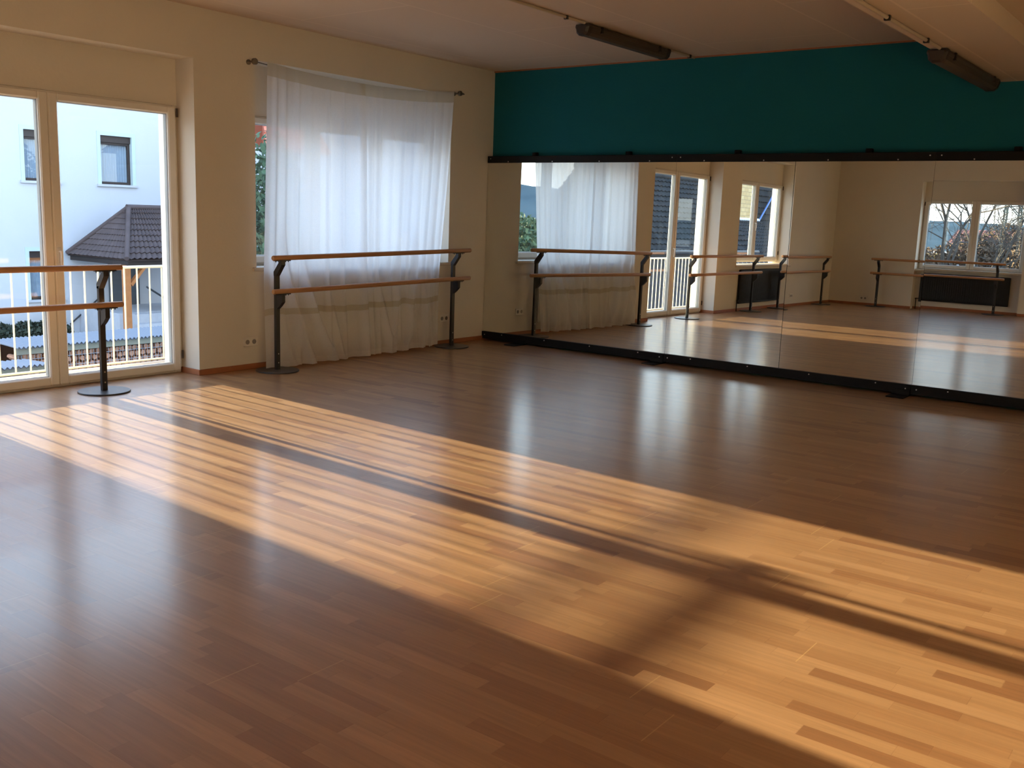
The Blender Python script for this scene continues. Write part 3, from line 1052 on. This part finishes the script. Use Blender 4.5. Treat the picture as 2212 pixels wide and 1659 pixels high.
rdg.tube([(PX0, PY, PE + .02), (PX0 + .95, PM, PRZ + .02)], .06, 10)
rdg.tube([(PX1, PY, PE + .02), (PX1 - .95, PM, PRZ + .02)], .06, 10)
rdg.tube([(PX0, -.05, PE + .02), (PX0 + .95, PM, PRZ + .02)], .06, 10)
rdg.build('porch_ridge', MT['tile_brown'], nh, smooth=True)
MB().box(PX0 + .1, PX1 - .1, PY + .12, -.02, PE - .16, PE - .05).build('porch_soffit', MT['dark_wood'], nh)
for px in (PX0 + .05, PX1 - .25):
    MB().cbox(px, px + .16, PY + .18, PY + .34, GZ, PE - .15, .01).build('porch_post', MT['orange_wood'], nh)
br = MB()
br.quadbox([(PX0 + .21, PY + .2, -.55), (PX0 + .26, PY + .2, -.62), (PX0 + .26, PY + .32, -.62), (PX0 + .21, PY + .32, -.55),
            (PX0 + .62, PY + .2, -.11), (PX0 + .70, PY + .2, -.11), (PX0 + .70, PY + .32, -.11), (PX0 + .62, PY + .32, -.11)])
br.build('porch_brace', MT['orange_wood'], nh)
MB().box(5.55, 6.45, -.03, .0, -1.85, .02).build('porch_door', MT['dark_door'], nh)
st = MB()
for k in range(4):
    st.box(PX0 + .25 + .1 * k, PX1, PY - .3 + .3 * k, PY + .3 * (k + 1), GZ, GZ + .22 * (k + 1))
st.box(PX0 + .3, PX1, PY + .9, -.01, GZ, -1.36)
st.build('porch_steps', MT['concrete'], nh)
MB().tube([(PX0 + .45, PY - .1, -.62), (PX0 + 1.6, PY + .5, -1.15)], .025, 8).tube([(PX0 + .55, PY - .05, -.72), (PX0 + .55, PY - .05, GZ + .5)], .02, 8).build('porch_handrail', MT['handrail'], nh, smooth=True)
MB().tube([(4.40, -.06, -1.78), (5.25, -.06, -1.12)], .022, 8).build('wall_handrail', MT['handrail'], nh, smooth=True)

# --- leafy masses
def leaf_cloud(mb, c, r, n, size, rnd, flat=1.0):
    for _ in range(n):
        d = Vector((rnd.gauss(0, 1), rnd.gauss(0, 1), rnd.gauss(0, 1))).normalized()
        k = rnd.random() ** .4
        p = Vector((c[0] + d.x * r[0] * k, c[1] + d.y * r[1] * k, c[2] + d.z * r[2] * k))
        a = Vector((rnd.gauss(0, 1), rnd.gauss(0, 1), rnd.gauss(0, 1))).normalized()
        b_ = a.cross(Vector((rnd.gauss(0, 1), rnd.gauss(0, 1), rnd.gauss(0, 1)))).normalized()
        s = size * rnd.uniform(.6, 1.4)
        i = len(mb.v)
        mb.v += [tuple(p + a * s), tuple(p + b_ * s * .5), tuple(p - a * s), tuple(p - b_ * s * .5)]
        mb.f.append((i, i + 1, i + 2, i + 3))
def shrub(name, label, cat, blobs, n, size, mat, seed, trunk=True, group=None):
    rnd = random.Random(seed)
    bx = sum(b_[0][0] for b_ in blobs) / len(blobs)
    by = sum(b_[0][1] for b_ in blobs) / len(blobs)
    root = thing(name, label, cat, (bx, by, GZ), 0, group)
    mb = MB()
    for c, r in blobs:
        leaf_cloud(mb, (c[0] - bx, c[1] - by, c[2] - GZ), r, n, size, rnd)
    mb.build('foliage', mat, root)
    stm = MB()
    for c, r in blobs:
        stm.tube([(c[0] - bx, c[1] - by, 0), (c[0] - bx + .05, c[1] - by, max(.1, (c[2] - GZ)))], [.05, .02], 6)
    stm.build('stem', MT['bark'], root)
    return root
shrub('hedge', 'dark low hedge along the foot of the white house', 'hedge',
      [((x_, 16.9, -1.98), (.55, .42, .42)) for x_ in (-1.6, -.8, 0, .8, 1.6, 2.3, 3.0, 3.6)], 4200, .06, MT['hedge'], 21)
shrub('bush', 'dark bush in the yard left of the wood store', 'bush', [((-2.5, 10.6, -1.7), (1.0, .6, .55)), ((-1.4, 11.0, -1.75), (.8, .6, .45))], 2200, .05, MT['hedge'], 22)
shrub('bush', 'tall evergreen bush seen at the left edge of the curtained window', 'bush',
      [((6.2, 11.6, 1.0), (1.0, .9, 2.2)), ((7.0, 12.2, .6), (1.0, .9, 2.2)), ((5.9, 11.5, -.8), (.9, .8, 1.2))], 2500, .09, MT['leaf'], 23)
shrub('bush', 'green bush outside, mirrored beside the edge of the curtains', 'bush',
      [((-9.3, 6.5, .7), (.8, .6, .9)), ((-10.2, 6.8, .5), (.8, .6, 1.0)), ((-8.5, 6.7, .2), (.7, .6, .9))], 2500, .07, MT['leaf'], 24)
shrub('bush', 'red leaved shrub mirrored low beside the curtains', 'bush',
      [((-8.2, 5.4, .1), (.7, .35, .55)), ((-9.0, 5.4, 0), (.7, .35, .55))], 1600, .05, MT['redleaf'], 25)

# --- wood stores with corrugated roofs, logs behind wire mesh
def wood_store(label, x0, x1, y0, y1, zf, zb):
    root = thing('wood_store', label, 'wood store', ((x0 + x1) / 2, y0, GZ))
    ox, oy = (x0 + x1) / 2, y0
    nw = int((x1 - x0) / .076)
    def rf_(u, v):
        return (lerp(x0, x1, u) - ox, lerp(y0 - .12, y1, v) - oy, lerp(zf, zb, v) - GZ + .016 * math.sin(u * nw * 2 * PI))
    m = MB().grid(rf_, nw * 8, 2)
    m.grid(lambda u, v: Vector(rf_(1 - u, v)) - Vector((0, 0, .012)), nw * 8, 2)
    m.build('corrugated_roof', MT['corr'], root)
    MB().box(x0 + .03 - ox, x1 - .03 - ox, -.03, .0, zf - GZ - .13, zf - GZ - .022).build('fascia_board', MT['fascia'], root)
    for px in (x0 + .05, x1 - .13):
        for py in (y0 + .01, y1 - .12):
            MB().box(px - ox, px + .08 - ox, py - oy, py + .08 - oy, 0, zf - GZ - .025).build('post', MT['dark_wood'], root)
    MB().box(x0 - ox + .05, x1 - ox - .05, y1 - y0 - .03, y1 - y0 - .005, 0, zf - GZ - .03).build('back_panel', MT['dark_wood'], root)
    return root
wood_store('long wood store with pale corrugated roof, seen through the right door leaf', -1.15, 2.6, 9.0, 9.9, -.985, -.955)
wood_store('lower wood store with corrugated roof, seen through the left door leaf', -3.4, -1.60, 7.0, 7.7, -.955, -.985)
rnd = random.Random(5)
protos = []
for k in range(5):
    m = MB()
    n = rnd.choice((3, 4, 5, 6))
    R = .051
    prof = []
    for i in range(9):
        a = 2 * PI * i / 9
        rr = R * (1 if i % 3 else .78) * rnd.uniform(.85, 1.1)
        prof.append((math.cos(a) * rr, math.sin(a) * rr))
    b = 0
    m.v = [(px, -.0, pz) for px, pz in prof] + [(px * .97, .33, pz * .97) for px, pz in prof]
    nn = len(prof)
    m.f = [tuple(range(nn)), tuple(range(nn, 2 * nn))[::-1]] + [(i, (i + 1) % nn + nn * 0, (i + 1) % nn + nn, i + nn)[::-1] for i in range(nn)]
    protos.append(m)
first = {}
for row in range(7):
    for col in range(30):
        lx = -1.0 + col * .118 + (.055 if row % 2 else 0)
        lz = -1.20 - row * .104
        k = rnd.randrange(5)
        if k not in first:
            o = protos[k].build('firewood_log', MT['log'])
            first[k] = o
        else:
            o = first[k].copy()
            C.objects.link(o)
        o.location = (lx, 9.16 + rnd.uniform(0, .05), lz)
        o.rotation_euler = (0, rnd.uniform(0, 6.28), 0)
        tag(o, 'split log stacked behind wire mesh in the long wood store', 'log', 'firewood stacked in the long wood store')
me_ = MB()
k = -1.1
while k < 2.55:
    me_.tube([(k, 8.985, -2.2), (k, 8.985, -1.13)], .004, 5)
    k += .055
for z_ in (-1.2, -1.36, -1.55, -1.8, -2.1):
    me_.tube([(-1.1, 8.977, z_), (2.55, 8.977, z_)], .005, 5)
tag(me_.build('wire_mesh', MT['mesh']), 'grey wire mesh panel before the stacked logs', 'wire mesh')

# --- dark tiled roofs and brick gable, seen in the mirror through door and second window
b1 = thing('tiled_building', 'low building with dark tiled roof, mirrored through the french door', 'building', (-23.6, 9.0, GZ))
tile_roof('roof', b1, MT['tile_dark'], (4.8, 0, 2.87), (-4.8, 0, 2.87), (-4.8, 2.3, 5.50), (4.8, 2.3, 5.50), 14, 34, .05, .03)
tile_roof('roof', b1, MT['tile_dark'], (-4.8, 4.6, 2.87), (4.8, 4.6, 2.87), (4.8, 2.3, 5.50), (-4.8, 2.3, 5.50), 14, 34, .05, .03)
MB().box(-4.6, 4.6, .3, 4.3, -.2, 3.0).prism([(.3, 3.0), (4.3, 3.0), (2.3, 5.3)], -4.6, 4.6).build('wall', MT['darkpane'], b1)
MB().tube([(-4.85, 2.3, 5.53), (4.85, 2.3, 5.53)], .10, 10).build('ridge_tiles', MT['tile_dark'], b1, smooth=True)
MB().tube([(4.85, -.10, 2.82), (-4.85, -.10, 2.82)], .07, 10).build('gutter', MT['darkpane'], b1, smooth=True)
b2 = thing('brick_building', 'yellow brick building behind a snow edged tiled roof, mirrored through second window', 'building', (-36, 12, GZ))
tile_roof('roof', b2, MT['tile_dark'], (7.2, -2, 2.4), (-4.0, -2, 2.4), (-4.0, 2, 4.15), (7.2, 2, 4.15), 12, 40, .05, .04)
MB().tube([(-4.0, 2.0, 4.2), (7.2, 2.0, 4.2)], .09, 8).build('snow_ridge', MT['snow'], b2, smooth=True)
MB().box(-4.0, -.4, 2.3, 9, 0, 8).build('brick_wall', MT['brick'], b2)
MB().box(-4.0, 7.0, -1.6, 2.2, 0, 2.35).build('wall', MT['darkpane'], b2)
b3 = thing('steep_roof_building', 'dark steep tiled roof with a blue pipe, mirrored in the second window leaf', 'building', (-50, 14, GZ))
tile_roof('roof', b3, MT['tile_dark'], (9.8, -.5, 1.6), (-8, -.5, 1.6), (-8, 3.0, 9.5), (9.8, 3.0, 9.5), 24, 60, .06, .04)
MB().box(-8, 9.6, 0, 6, 0, 1.9).prism([(0, 1.9), (6, 1.9), (6, 9.2), (3.0, 9.2)], -8, 9.6).build('wall', MT['darkpane'], b3)
MB().tube([(9.6, .18, 4.1), (6.0, 1.0, 5.6)], .05, 8).build('blue_pipe', plain('blue_pipe_paint', (.06, .16, .42), .5), b3, smooth=True)

# --- red roofed house right of the white house
rh = thing('garden_shed', 'small shed with orange red tiled roof at the curtain edge', 'shed', (8.9, 14.0, GZ))
MB().box(-.75, 1.0, 0, 1.6, 0, 5.2).build('wall', MT['render'], rh)
tile_roof('roof', rh, MT['redroof'], (-1.1, -.25, 5.15), (1.2, -.25, 5.15), (1.2, .8, 6.35), (-.3, .8, 6.35), 6, 9, .04, .03)
tile_roof('roof', rh, MT['redroof'], (1.2, 1.85, 5.15), (-1.1, 1.85, 5.15), (-.3, .8, 6.35), (1.2, .8, 6.35), 6, 9, .04, .03)

# --- hills
def hill_mesh(a0, a1, h0, h1, R, seed):
    rnd_ = random.Random(seed)
    ph = [rnd_.uniform(0, 6.28) for _ in range(6)]
    n = 160
    mb = MB()
    prof = ((0, 0), (.35, .35), (.7, .78), (.92, .97), (1.0, 1.0), (1.3, .8), (2.0, 0))
    for j, (q, k) in enumerate(prof):
        for i in range(n + 1):
            t = i / n
            a = lerp(a0, a1, t)
            hh = max(4.0, lerp(h0, h1, t)) + 1.6 * math.sin(9 * t + ph[0]) + 1.0 * math.sin(23 * t + ph[1]) + .5 * math.sin(61 * t + ph[2]) + (.35 * rnd_.uniform(-1, 1) if k > .9 else 0)
            rr = R * (.6 + .4 * q)
            mb.v.append((rr * math.cos(a), rr * math.sin(a), GZ - .5 + (hh + 2) * k))
    for j in range(len(prof) - 1):
        for i in range(n):
            a = j * (n + 1) + i
            mb.f.append((a, a + 1, a + n + 2, a + n + 1))
    return mb
tag(hill_mesh(math.radians(100), math.radians(215), 38, -6, 520, 2).build('hill', MT['hill'], smooth=True), 'blue wooded hills along the horizon, seen in the mirror', 'hill')

# --- beyond the back window: bare trees, lattice mast, low yellow building, red house
def bare_tree(label, base, height, seed, lean=(0, 0), fork=.45):
    rnd_ = random.Random(seed)
    root = thing('bare_tree', label, 'tree', base, 0, 'bare trees beyond the back window')
    trunk, twigs = MB(), MB()
    def grow(p, d, L, r, lvl):
        pts, q, dd = [p], p, d
        nseg = 4
        for k in range(nseg):
            dd = (dd + Vector((rnd_.gauss(0, .10), rnd_.gauss(0, .10), rnd_.gauss(0, .05)))).normalized()
            q = q + dd * (L / nseg)
            pts.append(q)
        tgt = trunk if lvl < 1 else twigs
        tgt.tube(pts, [lerp(r, r * .6, k / nseg) for k in range(nseg + 1)], 6 if lvl < 2 else 4, cap=False)
        if lvl >= 5:
            return
        for k in range(4 if lvl < 3 else 3):
            nd = (dd + Vector((rnd_.gauss(0, .55), rnd_.gauss(0, .55), rnd_.gauss(.1, .35)))).normalized()
            i_ = rnd_.choice((2, 3, 4)) if k else 4
            grow(pts[i_], nd, L * rnd_.uniform(.55, .8), max(r * .5, .007), lvl + 1)
    grow(Vector((0, 0, 0)), Vector((lean[0], lean[1], 1)).normalized(), height * fork, height * .0095, 0)
    trunk.build('trunk', MT['bark'], root, smooth=True)
    twigs.build('branches', MT['bark'], root)
    return root
bare_tree('slim upright bare tree beyond the back window', (-27.5, 1.45, GZ), 9.5, 4)
bare_tree('bare tree behind the middle bar of the back window', (-29.0, .75, GZ), 9.0, 9, (.05, -.05), .38)
bare_tree('leaning low forked bare tree beyond the back window', (-26.0, .2, GZ), 8.5, 15, (0, -.15), .32)
shrub('bush', 'brown winter thicket below the bare trees, mirrored', 'bush',
      [((-34.0, 3.6, -.5), (1.0, 1.4, 1.6)), ((-34.5, 2.4, -.1), (1.0, 1.3, 1.8)), ((-35.0, 1.2, .2), (1.0, 1.4, 1.9)), ((-34.0, 4.8, -.7), (1.0, 1.3, 1.5)), ((-34.0, .0, 0), (1.0, 1.2, 1.6))], 5200, .085, MT['brownleaf'], 31)
ms = thing('lattice_mast', 'pale steel lattice mast behind the bare trees, seen mirrored', 'mast', (-58.0, 5.4, GZ))
MHT = 12.0
for sx in (-1, 1):
    for sy in (-1, 1):
        MB().tube([(sx * .55, sy * .55, 0), (sx * .22, sy * .22, MHT)], .055, 6).build('leg', MT['mast'], ms, smooth=True)
lt = MB()
n = 14
for k in range(n):
    za, zb_ = MHT * k / n, MHT * (k + 1) / n
    ra, rb = lerp(.55, .22, k / n), lerp(.55, .22, (k + 1) / n)
    s = 1 if k % 2 else -1
    for ax in (0, 1):
        for sd in (-1, 1):
            p0 = (s * ra, sd * ra, za) if ax == 0 else (sd * ra, s * ra, za)
            p1 = (-s * rb, sd * rb, zb_) if ax == 0 else (sd * rb, -s * rb, zb_)
            lt.tube([p0, p1], .03, 5)
lt.build('bracing', MT['mast'], ms)
ca = MB()
for zz in (9.0, 10.4):
    ca.tube([(0, -1.6, zz), (0, 1.6, zz)], .05, 6)
ca.build('cross_arm', MT['mast'], ms)
yb_ = thing('yellow_building', 'long low yellow building beyond the back window, mirrored', 'building', (-62, 7.5, GZ))
MB().box(-3, 0, -6, 6.5, 0, 2.45).build('wall', MT['yellow'], yb_)
MB().box(-3.2, .2, -6.2, 6.7, 2.45, 2.62).build('roof', MT['yellow'], yb_)
for k, yy in enumerate((-4.6, -2.6, -.4, 1.6, 3.6, 5.2)):
    MB().box(0, .03, yy - .5, yy + .5, .4, 1.9).build('opening', MT['snow'] if k % 3 == 2 else MT['darkpane'], yb_)
r3 = thing('brick_house', 'reddish house among the trees beyond the back window, mirrored', 'house', (-78, 9.5, GZ))
MB().box(-6, 0, -3, 4, 0, 3.4).build('wall', MT['redbrick'], r3)
tile_roof('roof', r3, plain('weathered_red_tiles', (.16, .06, .045), .9, var=.3, scale=4), (.3, -3.3, 3.3), (.3, 4.3, 3.3), (-3, 4.3, 4.5), (-3, -3.3, 4.5), 8, 20, .04, .03)
fe = MB()
for k in range(52):
    y0 = -2.0 + k * .15
    for s in (-1, 1):
        fe.tube([(-20.0, y0, -.9), (-20.0, y0 + s * 1.55, .65)], .007, 4, cap=False)
fp = thing('chain_link_fence', 'chain link fence below the back window view, mirrored', 'fence', (0, 0, 0))
fe.build('wire_netting', MT['mesh'], fp)
for yy in (-3, -.5, 2, 4.5, 7):
    MB().tube([(-20.02, yy, GZ), (-20.02, yy, .7)], .03, 8).build('fence_post', MT['mesh'], fp, smooth=True)
